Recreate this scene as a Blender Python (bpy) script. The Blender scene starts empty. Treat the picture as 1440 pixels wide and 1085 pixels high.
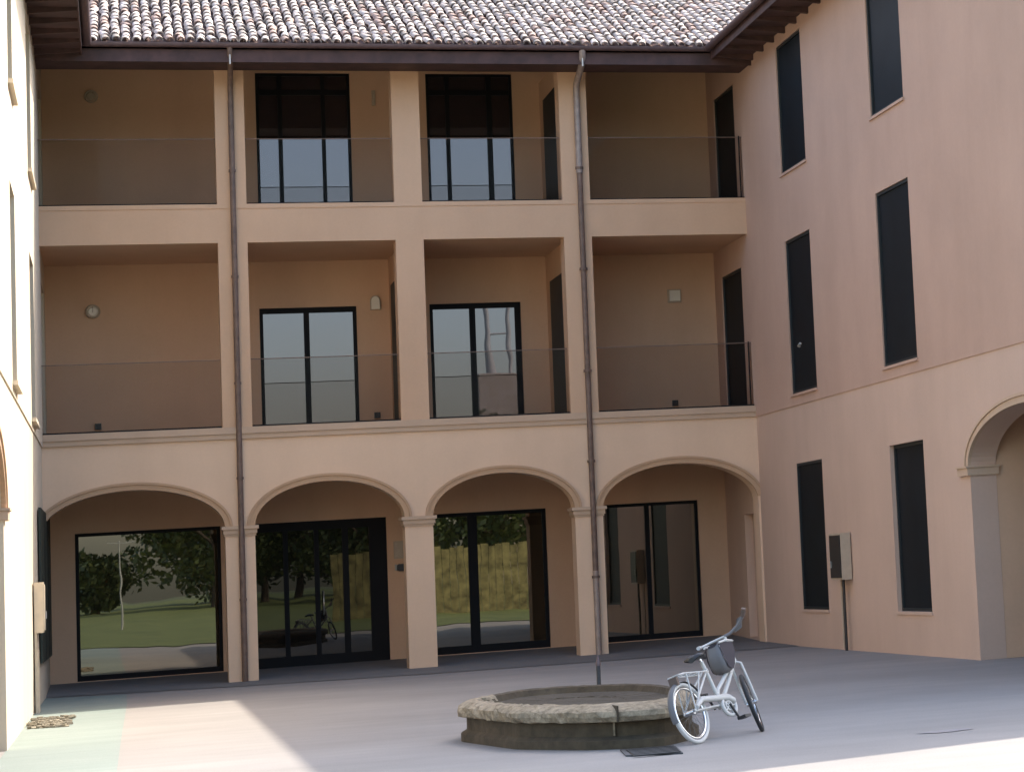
import bpy, math, random
from mathutils import Vector, Matrix
random.seed(7)
S = bpy.context.scene
COL = S.collection
PI = math.pi

# ------------------------------------------------------------------ materials
def nt(name):
    m = bpy.data.materials.new(name); m.use_nodes = True
    t = m.node_tree; b = t.nodes['Principled BSDF']
    return m, t, b

def obj_noise(t, scale, detail=4, rough=.55, stretch=None):
    tc = t.nodes.new('ShaderNodeTexCoord'); n = t.nodes.new('ShaderNodeTexNoise')
    n.inputs['Scale'].default_value = scale; n.inputs['Detail'].default_value = detail; n.inputs['Roughness'].default_value = rough
    if stretch:
        mp = t.nodes.new('ShaderNodeMapping'); mp.inputs['Scale'].default_value = stretch
        t.links.new(tc.outputs['Object'], mp.inputs['Vector']); t.links.new(mp.outputs['Vector'], n.inputs['Vector'])
    else:
        t.links.new(tc.outputs['Object'], n.inputs['Vector'])
    return n

def ramp(t, src, stops):
    r = t.nodes.new('ShaderNodeValToRGB')
    el = r.color_ramp.elements
    while len(el) < len(stops): el.new(.5)
    for e, (p, c) in zip(el, stops):
        e.position = p; e.color = (*c, 1)
    t.links.new(src, r.inputs['Fac'])
    return r

def mix(t, fac, a, b, mode='MIX'):
    m = t.nodes.new('ShaderNodeMix'); m.data_type = 'RGBA'; m.blend_type = mode
    if isinstance(fac, (int, float)): m.inputs['Factor'].default_value = fac
    else: t.links.new(fac, m.inputs['Factor'])
    for s, v in ((m.inputs['A'], a), (m.inputs['B'], b)):
        if isinstance(v, tuple): s.default_value = (*v, 1)
        else: t.links.new(v, s)
    return m.outputs['Result']

def bump(t, b, src, strength, dist=.01):
    bp = t.nodes.new('ShaderNodeBump'); bp.inputs['Strength'].default_value = strength; bp.inputs['Distance'].default_value = dist
    t.links.new(src, bp.inputs['Height']); t.links.new(bp.outputs['Normal'], b.inputs['Normal'])

def sc(c, k): return tuple(min(1, x*k) for x in c)

def plaster(name, c, var=.06):
    m, t, b = nt(name)
    big = obj_noise(t, .55, 5, .6)
    streak = obj_noise(t, 1.0, 4, .6, (1.6, 1.6, .3))
    r1 = ramp(t, big.outputs['Fac'], [(.3, sc(c, 1-var)), (.7, sc(c, 1+var))])
    r2 = ramp(t, streak.outputs['Fac'], [(.34, (.96, .955, .95)), (.62, (1, 1, 1))])
    col = mix(t, 1.0, r1.outputs['Color'], r2.outputs['Color'], 'MULTIPLY')
    sm = obj_noise(t, 26, 3, .6)
    r3 = ramp(t, sm.outputs['Fac'], [(.3, (.965, .965, .965)), (.7, (1.0, 1.0, 1.0))])
    col = mix(t, 1.0, col, r3.outputs['Color'], 'MULTIPLY')
    t.links.new(col, b.inputs['Base Color'])
    b.inputs['Roughness'].default_value = .9
    fine = obj_noise(t, 140, 3)
    bump(t, b, fine.outputs['Fac'], .25, .004)
    return m

def plain(name, c, rough=.5, metal=0, var=0, ior=None, scale=8):
    m, t, b = nt(name)
    b.inputs['Base Color'].default_value = (*c, 1)
    if var:
        n = obj_noise(t, scale, 4)
        r = ramp(t, n.outputs['Fac'], [(.3, sc(c, 1-var)), (.7, sc(c, 1+var))])
        t.links.new(r.outputs['Color'], b.inputs['Base Color'])
    b.inputs['Roughness'].default_value = rough; b.inputs['Metallic'].default_value = metal
    if ior: b.inputs['IOR'].default_value = ior
    return m

M = {}
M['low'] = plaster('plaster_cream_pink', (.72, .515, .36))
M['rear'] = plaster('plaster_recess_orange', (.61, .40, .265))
M['up'] = plaster('plaster_rose', (.59, .39, .255))
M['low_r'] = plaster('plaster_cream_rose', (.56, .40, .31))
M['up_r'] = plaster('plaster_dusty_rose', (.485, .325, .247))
M['left'] = plaster('plaster_pale_cream', (.66, .56, .42))
M['trim'] = plaster('plaster_trim_ochre', (.50, .325, .20))
M['cap'] = plaster('plaster_capital_rose', (.52, .375, .265))
M['wood'] = plain('eave_brown_paint', (.062, .030, .027), .7, 0, .35, scale=5)
M['gut'] = plain('gutter_brown_metal', (.11, .072, .075), .5, .1, .2)
M['pipe'] = plain('downpipe_brown_metal', (.15, .098, .075), .6, .05, .25)
M['pipe2'] = plain('downpipe_weathered', (.30, .24, .21), .5, .2, .2)
M['zinc'] = plain('zinc', (.55, .53, .5), .35, .8, .15)
M['frame'] = plain('window_frame_black', (.007, .007, .009), .6, 0, 0, 1.25)
M['screen'] = plain('dark_screen', (.012, .016, .017), .55, 0, .25, scale=3)
M['green'] = plain('dark_green_shutter', (.022, .030, .022), .6, 0, .2)
M['lampw'] = plain('lamp_opal', (.72, .66, .55), .35)
M['lampg'] = plain('lamp_body_beige', (.42, .34, .25), .5)
M['dark'] = plain('dark_plastic', (.02, .018, .018), .45)
M['beige'] = plain('box_beige_paint', (.44, .36, .27), .5, 0, .08)
M['cream'] = plain('box_cream_paint', (.66, .55, .40), .5, 0, .06)
M['white'] = plain('bike_white_paint', (.46, .445, .42), .45)
M['chrome'] = plain('bike_chrome', (.6, .6, .62), .22, 1)
M['spoke'] = plain('bike_spoke_steel', (.12, .115, .11), .5, .5)
M['rubber'] = plain('bike_tyre_rubber', (.018, .018, .02), .7)
M['saddle'] = plain('bike_saddle_black', (.015, .014, .015), .5)
M['shell'] = plain('child_seat_grey', (.13, .12, .12), .6)
M['pad'] = plain('child_seat_padding', (.045, .035, .04), .9)
M['guard'] = plain('bike_coat_guard', (.012, .014, .012), .9)
M['grip'] = plain('bike_grip_brown', (.10, .065, .05), .7)
M['iron'] = plain('cast_iron', (.05, .048, .05), .6, .3, .3, scale=20)

def glass(name, tint, ior, interior=(.012, .011, .010)):
    # coated dark glazing: opaque dark room behind, mirror coat in front
    m, t, b = nt(name)
    b.inputs['Base Color'].default_value = (*interior, 1)
    b.inputs['Roughness'].default_value = .007
    b.inputs['IOR'].default_value = ior
    b.inputs['Specular Tint'].default_value = (*tint, 1)
    n = obj_noise(t, .7, 2)
    bump(t, b, n.outputs['Fac'], .012, .1)
    return m
M['glass_hi'] = glass('glazing_blue', (.92, .89, 1), 2.1, (.030, .021, .018))
M['glass_lo'] = glass('glazing_warm', (1, .95, .85), 2.3, (.022, .019, .013))
M['glass_door'] = glass('glazing_door', (1, .96, .88), 1.6, (.010, .009, .008))
M['glass_wing'] = plain('dark_roller_screen', (.007, .010, .013), .55, 0, .2, 1.25, 2)

def rail_glass():
    m, t, b = nt('balustrade_glass')
    tr = t.nodes.new('ShaderNodeBsdfTransparent'); tr.inputs['Color'].default_value = (.90, .885, .875, 1)
    gl = t.nodes.new('ShaderNodeBsdfGlossy'); gl.inputs['Roughness'].default_value = .03
    gl.inputs['Color'].default_value = (.9, .95, 1, 1)
    fr = t.nodes.new('ShaderNodeFresnel'); fr.inputs['IOR'].default_value = 1.09
    mx = t.nodes.new('ShaderNodeMixShader')
    t.links.new(fr.outputs['Fac'], mx.inputs['Fac']); t.links.new(tr.outputs[0], mx.inputs[1]); t.links.new(gl.outputs[0], mx.inputs[2])
    t.links.new(mx.outputs[0], t.nodes['Material Output'].inputs['Surface'])
    return m
M['rail_glass'] = rail_glass()

def concrete(name, c, c2, scale=.35):
    m, t, b = nt(name)
    big = obj_noise(t, scale, 6, .62)
    r = ramp(t, big.outputs['Fac'], [(.3, c), (.68, c2)])
    st = obj_noise(t, 1.3, 5, .65, (.35, 1.6, 1))
    r2 = ramp(t, st.outputs['Fac'], [(.34, (.91, .91, .915)), (.6, (1, 1, 1))])
    col = mix(t, 1.0, r.outputs['Color'], r2.outputs['Color'], 'MULTIPLY')
    sp = obj_noise(t, 60, 3, .7)
    r3 = ramp(t, sp.outputs['Fac'], [(.35, (.84, .84, .84)), (.62, (1, 1, 1))])
    col = mix(t, 1.0, col, r3.outputs['Color'], 'MULTIPLY')
    t.links.new(col, b.inputs['Base Color']); b.inputs['Roughness'].default_value = .85
    bump(t, b, sp.outputs['Fac'], .3, .004)
    return m
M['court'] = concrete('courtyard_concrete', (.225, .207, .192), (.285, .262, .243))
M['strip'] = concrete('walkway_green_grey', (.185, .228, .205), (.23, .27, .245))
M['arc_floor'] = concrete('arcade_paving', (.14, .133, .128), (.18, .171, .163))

def stone(name, c, c2, scale=14, bs=.8):
    m, t, b = nt(name)
    n = obj_noise(t, scale, 6, .7); r = ramp(t, n.outputs['Fac'], [(.32, c), (.66, c2)])
    big = obj_noise(t, 2.2, 4, .6); rb = ramp(t, big.outputs['Fac'], [(.3, (.72, .70, .64)), (.6, (1, 1, 1))])
    t.links.new(mix(t, 1.0, r.outputs['Color'], rb.outputs['Color'], 'MULTIPLY'), b.inputs['Base Color'])
    b.inputs['Roughness'].default_value = .95
    bump(t, b, n.outputs['Fac'], bs, .02)
    return m
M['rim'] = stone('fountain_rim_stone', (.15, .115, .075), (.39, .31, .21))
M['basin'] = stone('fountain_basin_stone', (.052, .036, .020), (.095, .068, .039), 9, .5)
M['soil'] = stone('fountain_bed', (.038, .028, .017), (.075, .056, .034), 20, .8)
M['debris'] = stone('dry_debris', (.16, .14, .10), (.40, .36, .28), 25, 1)

def tile_mat():
    m, t, b = nt('roof_tile_weathered')
    at = t.nodes.new('ShaderNodeAttribute'); at.attribute_name = 'tint'
    n = obj_noise(t, 9, 5, .7); r = ramp(t, n.outputs['Fac'], [(.3, (.62, .58, .56)), (.65, (1, 1, 1))])
    t.links.new(mix(t, 1.0, at.outputs['Color'], r.outputs['Color'], 'MULTIPLY'), b.inputs['Base Color'])
    b.inputs['Roughness'].default_value = .9
    bump(t, b, n.outputs['Fac'], .5, .01)
    return m
M['tile'] = tile_mat()
M['under'] = plain('roof_channel_dark_clay', (.13, .075, .065), .95, 0, .3)  # dark terracotta roof base, visible between the barrel tiles
M['lawn'] = concrete('lawn_grass', (.075, .10, .02), (.15, .175, .045), .8)
M['field'] = concrete('field', (.07, .09, .03), (.11, .12, .05), .1)
M['path'] = concrete('path_gravel', (.36, .33, .27), (.44, .41, .34), .5)
M['bark'] = plain('tree_bark', (.09, .065, .045), .9, 0, .3)
def leaf_mat(name, a, c):
    m, t, b = nt(name)
    at = t.nodes.new('ShaderNodeAttribute'); at.attribute_name = 'tint'
    t.links.new(mix(t, at.outputs['Fac'], a, c), b.inputs['Base Color']); b.inputs['Roughness'].default_value = .6
    return m
M['leaf'] = leaf_mat('tree_leaf', (.035, .055, .017), (.12, .14, .04))
M['palepaint'] = plain('pale_metal', (.36, .36, .34), .5)
M['tower'] = stone('pale_brick', (.40, .34, .29), (.55, .49, .43), 6, .3)
M['oldwood'] = plain('weathered_board', (.22, .19, .075), .9, 0, .6, scale=3)

# ------------------------------------------------------------------ mesh builder
class MB:
    def __init__(s): s.v = []; s.f = []; s.t = []; s.smooth = []
    def face(s, pts, tint=None, sm=False):
        i = len(s.v); s.v += [tuple(p) for p in pts]; s.f.append(tuple(range(i, i+len(pts)))); s.t.append(tint); s.smooth.append(sm)
    def grid(s, rows, closed=False, tint=None, sm=True):
        i0 = len(s.v); n = len(rows[0])
        for r in rows: s.v += [tuple(p) for p in r]
        for a in range(len(rows)-1):
            for b in range(n if closed else n-1):
                c = (b+1) % n
                s.f.append((i0+a*n+b, i0+a*n+c, i0+(a+1)*n+c, i0+(a+1)*n+b)); s.t.append(tint); s.smooth.append(sm)
        return i0
    def hexa(s, p):  # p: 8 points, bottom 4 ccw then top 4
        for q in ((3, 2, 1, 0), (4, 5, 6, 7), (0, 1, 5, 4), (1, 2, 6, 5), (2, 3, 7, 6), (3, 0, 4, 7)):
            s.face([p[k] for k in q])
    def box(s, x0, x1, y0, y1, z0, z1, tf=None):
        p = [(x0, y0, z0), (x1, y0, z0), (x1, y1, z0), (x0, y1, z0), (x0, y0, z1), (x1, y0, z1), (x1, y1, z1), (x0, y1, z1)]
        if tf: p = [tf(*q) for q in p]
        s.hexa(p)
    def tube(s, pts, r, n=10, caps=True, closed=False, sm=True):
        pts = [Vector(p) for p in pts]; N = len(pts)
        rs = r if isinstance(r, (list, tuple)) else [r]*N
        rows = []; up = None
        for k in range(N):
            if closed: d = pts[(k+1) % N]-pts[k-1]
            else: d = pts[min(k+1, N-1)]-pts[max(k-1, 0)]
            d.normalize()
            if up is None:
                up = Vector((0, 0, 1)) if abs(d.z) < .9 else Vector((1, 0, 0))
            a = d.cross(up).normalized(); up = a.cross(d).normalized()
            rows.append([pts[k]+(a*math.cos(2*PI*j/n)+up*math.sin(2*PI*j/n))*rs[k] for j in range(n)])
        if closed: rows.append(rows[0])
        s.grid(rows, True, sm=sm)
        if caps and not closed:
            s.face(rows[0][::-1]); s.face(rows[-1])
    def disc_ring(s, c, ax, r, tr, n=40, m=10):  # torus
        c = Vector(c); ax = Vector(ax).normalized()
        u = ax.orthogonal().normalized(); w = ax.cross(u)
        s.tube([c+(u*math.cos(2*PI*k/n)+w*math.sin(2*PI*k/n))*r for k in range(n)], tr, m, closed=True)
    def prism(s, poly, z0, z1):
        lo = [(x, y, z0) for x, y in poly]; hi = [(x, y, z1) for x, y in poly]
        s.face(lo[::-1]); s.face(hi)
        n = len(poly)
        for k in range(n): s.face([lo[k], lo[(k+1) % n], hi[(k+1) % n], hi[k]])
    def xf(s, mat):
        s.v = [tuple(mat @ Vector(p)) for p in s.v]; return s

ROOT = {}
def root_of(o):
    while o.parent: o = o.parent
    return o
def build(name, mb, mat, parent=None, loc=None, tint=False):
    off = Vector(loc) if loc else Vector((0, 0, 0))
    if parent is not None: off = Vector(root_of(parent).location)
    me = bpy.data.meshes.new(name)
    me.from_pydata([tuple(Vector(p)-off) for p in mb.v], [], mb.f)
    if mb.t and any(x is not None for x in mb.t):
        ca = me.color_attributes.new('tint', 'FLOAT_COLOR', 'CORNER')
        k = 0
        for f, tn in zip(mb.f, mb.t):
            c = tn if tn is not None else (.5, .5, .5)
            if isinstance(c, float): c = (c, c, c)
            for _ in f: ca.data[k].color = (*c, 1); k += 1
    me.polygons.foreach_set('use_smooth', mb.smooth)
    me.update()
    o = bpy.data.objects.new(name, me); COL.objects.link(o)
    me.materials.append(mat)
    if parent is not None: o.parent = parent
    elif loc: o.location = loc
    return o
def thing(name, label, cat, loc, group=None):
    o = bpy.data.objects.new(name, None); COL.objects.link(o); o.location = loc; o.empty_display_size = .2
    o['label'] = label; o['category'] = cat
    if group: o['group'] = group
    return o
def tag(o, label, cat, group=None, kind=None):
    if label: o['label'] = label
    if cat: o['category'] = cat
    if group: o['group'] = group
    if kind: o['kind'] = kind
    return o

# frames: s along wall, d out of the wall (towards the court), z up
XR, XL, YW = 8.585, -2.65, 2.7
def tf_back(yp):                      # wall facing -y at y = yp, s = x
    return lambda s, d, z: (s, yp-d, z)
def tf_right(s, d, z): return (XR-d, -s, z)
def tf_left(s, d, z): return (XL+d, -s, z)

def gridwall(mb, tf, ss, zs, code, d0, d1):
    # code(s, z) -> 1 solid, 0 hole, 2 solid built elsewhere
    ns, nz = len(ss)-1, len(zs)-1
    c = [[code((ss[i]+ss[i+1])/2, (zs[j]+zs[j+1])/2) for j in range(nz)] for i in range(ns)]
    g = lambda i, j: c[i][j] if 0 <= i < ns and 0 <= j < nz else 0
    for i in range(ns):
        for j in range(nz):
            if c[i][j] != 1: continue
            a, b, lo, hi = ss[i], ss[i+1], zs[j], zs[j+1]
            mb.face([tf(a, d0, lo), tf(b, d0, lo), tf(b, d0, hi), tf(a, d0, hi)])
            mb.face([tf(a, d1, lo), tf(a, d1, hi), tf(b, d1, hi), tf(b, d1, lo)])
            if not g(i-1, j): mb.face([tf(a, d0, lo), tf(a, d0, hi), tf(a, d1, hi), tf(a, d1, lo)])
            if not g(i+1, j): mb.face([tf(b, d0, lo), tf(b, d1, lo), tf(b, d1, hi), tf(b, d0, hi)])
            if not g(i, j-1): mb.face([tf(a, d0, lo), tf(a, d1, lo), tf(b, d1, lo), tf(b, d0, lo)])
            if not g(i, j+1): mb.face([tf(a, d0, hi), tf(b, d0, hi), tf(b, d1, hi), tf(a, d1, hi)])
def ell(s0, s1, zs, za, n=36, e=0.0):
    out = []
    for k in range(n+1):
        th = PI*(1-k/n)
        out.append(((s0+s1)/2+(s1-s0)/2*math.cos(th), zs+(za-zs)*math.sin(th)))
    return out
def archfill(mb, tf, s0, s1, zs, za, zt, d0, d1, smin=-99):
    P = ell(s0, s1, zs, za)
    for (a, za_), (b, zb_) in zip(P, P[1:]):
        if b <= smin: continue
        if a < smin: za_ += (zb_-za_)*(smin-a)/(b-a); a = smin
        mb.face([tf(a, d0, za_), tf(b, d0, zb_), tf(b, d0, zt), tf(a, d0, zt)])
        mb.face([tf(a, d1, za_), tf(a, d1, zt), tf(b, d1, zt), tf(b, d1, zb_)])
        mb.face([tf(a, d0, za_), tf(a, d1, za_), tf(b, d1, zb_), tf(b, d0, zb_)], sm=True)
def archband(mb, tf, s0, s1, zs, za, w0, w1, d, smin=-99, smax=99):
    A = ell(s0+w0, s1-w0, zs, za-w0) if w0 > 0 else ell(s0-abs(w0), s1+abs(w0), zs, za+abs(w0))
    A = ell(s0-w0, s1+w0, zs, za+w0); B = ell(s0-w1, s1+w1, zs, za+w1)
    for k in range(len(A)-1):
        if min(A[k][0], B[k][0]) < smin or max(A[k+1][0], B[k+1][0]) > smax: continue
        a0, a1, b0, b1 = A[k], A[k+1], B[k], B[k+1]
        P = lambda q, dd: tf(q[0], dd, q[1])
        mb.face([P(a0, d), P(a1, d), P(b1, d), P(b0, d)])
        mb.face([P(b0, d), P(b1, d), P(b1, -.02), P(b0, -.02)], sm=True)
        mb.face([P(a0, -.02), P(a1, -.02), P(a1, d), P(a0, d)], sm=True)
        if k == 0: mb.face([P(a0, d), P(b0, d), P(b0, -.02), P(a0, -.02)])
        if k == len(A)-2: mb.face([P(a1, d), P(a1, -.02), P(b1, -.02), P(b1, d)])

def window(parent, tf, s0, s1, z0, z1, d, fw=.06, mull=(), trans=(), mat='glass_hi', sill=None, fw_b=None, fw_t=None, fw_l=None, fw_r=None, fmat='frame', depth=.06, name='window'):
    """frame with mullions (part) > pane, sill (sub-parts). d = face of the frame relative to the wall face (negative: set back)."""
    f = MB(); l = fw_l or fw; r = fw_r or fw; b = fw_b or fw; t_ = fw_t or fw
    bx = lambda a, bb, c, e, dd=0: f.box(a, bb, d-depth+dd, d+dd, c, e, tf)
    bx(s0, s0+l, z0, z1); bx(s1-r, s1, z0, z1)
    bx(s0+l, s1-r, z0, z0+b); bx(s0+l, s1-r, z1-t_, z1)
    for a, bb in mull: bx(a, bb, z0+b, z1-t_, -.004)
    for a, bb in trans: bx(s0+l, s1-r, a, bb, -.008)
    fo = build(name, f, M[fmat], parent)
    p = MB(); p.box(s0+l*.5, s1-r*.5, d-depth*.75, d-depth*.5, z0+b*.5, z1-t_*.5, tf)
    build('pane', p, M[mat], fo)
    if sill:
        q = MB(); q.box(s0-.05, s1+.05, d, sill[0], z0-sill[1], z0-.002, tf)
        build('sill', q, M[sill[2]], fo)
    return fo

# ------------------------------------------------------------------ ground
def sheet(name, poly, mat, z=0.0, kind='structure'):
    m = MB(); m.face([(x, y, z) if len(p) == 2 else p for p in poly for x, y in [p[:2]]])
    return tag(build(name, m, M[mat]), None, None, None, kind)
m = MB(); m.face([(-600, -600, -.03), (600, -600, -.03), (600, 600, -.03), (-600, 600, -.03)])
tag(build('ground', m, M['field']), None, None, None, 'structure')
m = MB()
m.face([(-14, -29.0, 0), (26, -29.0, 0), (26, 14, 0), (-14, 14, 0)])
tag(build('courtyard_ground', m, M['court']), None, None, None, 'structure')
m = MB(); q = [(-1.50, -.9), (-1.50, -4.75), (-1.57, -13.9), (-1.66, -28.9), (-2.66, -28.9), (-2.66, -.1)]
m.face([(x, y, .004) for x, y in q])
tag(build('walkway', m, M['strip']), None, None, None, 'structure')
m = MB()   # arcade floor ramps up to the doors
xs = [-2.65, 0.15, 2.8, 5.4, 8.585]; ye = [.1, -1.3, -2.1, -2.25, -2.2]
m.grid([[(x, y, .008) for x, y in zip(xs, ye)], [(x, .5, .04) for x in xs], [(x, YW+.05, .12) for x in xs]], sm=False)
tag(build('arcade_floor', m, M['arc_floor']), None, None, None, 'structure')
m = MB()
m.grid([[(x, -28.9-t, .02+.0105*t) for x in range(-120, 121, 12)] for t in (0, 3, 8, 15, 25, 35, 45, 60, 90)], sm=True)
tag(build('lawn', m, M['lawn']), None, None, None, 'structure')

# ------------------------------------------------------------------ back range (arcade and loggias)
B = thing('arcaded_building', 'three storey rose plastered range facing us, arches below and glazed-railed loggias above', 'building', (2.95, 0, 0))
TB = tf_back(0.0); TW = tf_back(YW)
P = [(0.0, .446), (2.741, 3.184), (5.464, 5.924)]
XA, XE = XL, XR
TH = -.40
# ground arcade: (s0, s1) of the arch openings
arches = [(-2.70, 0.0, 2.45, 3.10), (.446, 2.741, 2.45, 3.10), (3.184, 5.464, 2.45, 3.09), (5.924, 8.55, 2.42, 3.10)]
m = MB()
ss = [XA, 0, .446, 2.741, 3.184, 5.464, 5.924, 8.55, XE]; zs = [-.1, 2.42, 2.45, 3.82]
def code(s, z):
    for a, b, q, c in arches:
        if a < s < b: return 0 if z < q else 2
    return 1
gridwall(m, TB, ss, zs, code, 0, TH)
for a, b, q, c in arches: archfill(m, TB, a, b, q, c, 3.82, 0, TH, XA)
build('arcade_wall', m, M['low'], B)
m = MB()
for k, (a, b, q, c) in enumerate(arches):
    archband(m, TB, a, b, q, c, -.004, .075, .028, smin=-2.70, smax=8.62)
    archband(m, TB, a, b, q, c, .077, .115, .045, smin=-2.72, smax=8.64)
build('arch_moulding', m, M['trim'], B)
for a, b in P:                                   # capitals of the pillars
    m = MB()
    m.box(a-.03, b+.03, TH-.03, .035, 2.33, 2.40, TB); m.box(a-.055, b+.055, TH-.05, .06, 2.402, 2.455, TB)
    m.box(a-.015, b+.015, TH-.015, .018, 2.295, 2.328, TB)
    build('capital', m, M['cap'], B)
# string course
m = MB(); m.box(XA, XE, TH, .035, 3.822, 3.90, TB); m.box(XA, XE, TH, .055, 3.902, 4.008, TB)
build('string_course', m, M['cap'], B)
# upper frame of pillars and bands
m = MB()
ss = [XA, 0, .446, 2.741, 3.184, 5.464, 5.924, XE]; zs = [4.01, 6.95, 7.57, 9.74]
inP = lambda s: any(a < s < b for a, b in P)
gridwall(m, TB, ss, zs, lambda s, z: 1 if inP(s) or 6.95 < z < 7.57 else 0, 0, TH)
build('loggia_front', m, M['up'], B)
m = MB(); m.box(XA, XE, -.41, .012, 7.50, 7.572, lambda s, d, z: (s, -d, z))
build('sill_band', m, M['up'], B)
# floors and ceilings
m = MB()
for z0, z1, y0 in ((3.45, 4.0, .40), (6.952, 7.56, .40)):
    m.face([(XA, y0, z1), (XE, y0, z1), (XE, YW+.02, z1), (XA, YW+.02, z1)])
    m.face([(XA, y0, z0), (XA, YW+.02, z0), (XE, YW+.02, z0), (XE, y0, z0)])
build('loggia_floor', m, M['up'], B)
# rear wall with openings
ops = [(-2.24, .02, .13, 2.53), (.48, 2.70, .09, 2.53), (3.35, 5.40, .13, 2.53), (6.35, 8.08, .13, 2.53),
       (.73, 2.32, 4.03, 6.16), (3.54, 5.10, 4.03, 6.16), (.76, 2.32, 7.58, 10.22), (3.60, 5.09, 7.58, 10.22)]
ss = sorted({XL, XR, *[o[0] for o in ops], *[o[1] for o in ops]}); zs = sorted({-.1, 10.83, *[o[2] for o in ops], *[o[3] for o in ops]})
m = MB(); gridwall(m, TW, ss, zs, lambda s, z: 0 if any(a < s < b and c < z < e for a, b, c, e in ops) else 1, 0, -.3)
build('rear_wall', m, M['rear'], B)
window(B, TW, *ops[0], -.05, .055, fw_b=.085, mat='glass_lo')
d_ = window(B, TW, *ops[1], -.03, .07, mull=[(1.01, 1.09), (1.51, 1.59), (1.97, 2.07)], fw_t=.15, fw_b=.20, fw_r=.29, mat='glass_door', name='entrance_door')
h = MB(); h.tube([(1.64, 2.74, .95), (1.64, 2.66, .97), (1.64, 2.66, 1.33), (1.64, 2.74, 1.35)], .012, 8); build('handle', h, M['zinc'], d_)
window(B, TW, *ops[2], -.05, .065, mull=[(4.06, 4.22)], fw_b=.13, mat='glass_lo')
window(B, TW, *ops[3], -.05, .055, mull=[(7.13, 7.21)], fw_b=.10, mat='glass_lo')
window(B, TW, *ops[4], -.05, .06, mull=[(1.45, 1.54)], fw_t=.09)
window(B, TW, *ops[5], -.05, .06, mull=[(4.22, 4.32)], fw_t=.09, fw_r=.10)
window(B, TW, *ops[6], -.05, .05, mull=[(1.12, 1.19), (1.835, 1.90)], trans=[(9.84, 9.93)])
window(B, TW, *ops[7], -.05, .05, mull=[(3.93, 4.0), (4.64, 4.73)], trans=[(9.84, 9.93)])
# partitions between the middle bays, with dark doors
def tf_part(x0):
    return lambda s, d, z: (x0-d, s, z)        # s = depth behind the front, d towards the left
for x0, lev in ((2.87, (0,)), (5.56, (0, 1))):
    for L in lev:
        z0, z1 = ((4.0, 6.95), (7.56, 10.05))[L]
        m = MB(); m.box(.405, YW, -.12, 0, z0, z1, tf_part(x0)); po = build('partition', m, M['up'], B)
        m = MB(); m.box(.58, 2.13, .004, .03, z0+.02, z0+2.44-.36*L, tf_part(x0)); build('side_door', m, M['screen'], po)
# balustrades
bays = [(XA, 0.0), (.446, 2.741), (3.184, 5.464), (5.924, XE)]
for z0, zt in ((4.01, 5.08), (7.572, 8.63)):
    for a, b in bays:
        m = MB(); m.box(a+.01, b-.01, -.10, -.088, z0+.03, zt, TB)
        g = build('balustrade', m, M['rail_glass'], B)
        m = MB(); m.box(a+.008, b-.008, -.104, -.084, zt+.001, zt+.014, TB); build('handrail', m, M['pipe'], g)
        m = MB(); m.box(a+.008, b-.008, -.125, -.065, z0, z0+.028, TB); build('base_channel', m, M['frame'], g)
        if b == XE:
            m = MB(); m.box(b-.07, b-.055, -.115, -.075, z0+.03, zt+.03, TB); build('end_post', m, M['frame'], g)
# eave: soffit, fascia, gutter, roof
SL = .42
m = MB()
m.hexa([(-3.2, -.88, 9.742), (9.0, -.88, 9.742), (9.0, .0, 9.742), (-3.2, .0, 9.742), (-3.2, -.88, 9.80), (9.0, -.88, 9.80), (9.0, 0, 9.80), (-3.2, 0, 9.80)])
m.hexa([(-3.2, .0, 9.743), (9.0, .0, 9.743), (9.0, 6, 12.2), (-3.2, 6, 12.2), (-3.2, .0, 9.81), (9.0, .0, 9.81), (9.0, 6, 12.3), (-3.2, 6, 12.3)])
build('eave_soffit', m, M['wood'], B)
m = MB(); m.box(-2.4, 8.6, -.905, -.882, 9.70, 9.90, ); build('fascia_board', m, M['wood'], B)
def gutter(parent, pts, r=.065):
    m = MB(); n = 10
    rows = []
    for x, y, z, ax, ay in pts:
        rows.append([(x+ax*r*math.cos(PI+PI*k/n), y+ay*r*math.cos(PI+PI*k/n), z+r*math.sin(PI+PI*k/n)) for k in range(n+1)])
    m.grid(rows); m.grid([[(p[0]*1, p[1], p[2]+.004) if 0 < i < n else p for i, p in enumerate(r_)] for r_ in rows])
    return build('gutter', m, M['gut'], parent)
gutter(B, [(-1.95, -.975, 9.985, 0, 1), (7.86, -.975, 9.985, 0, 1)], .07)
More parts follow.
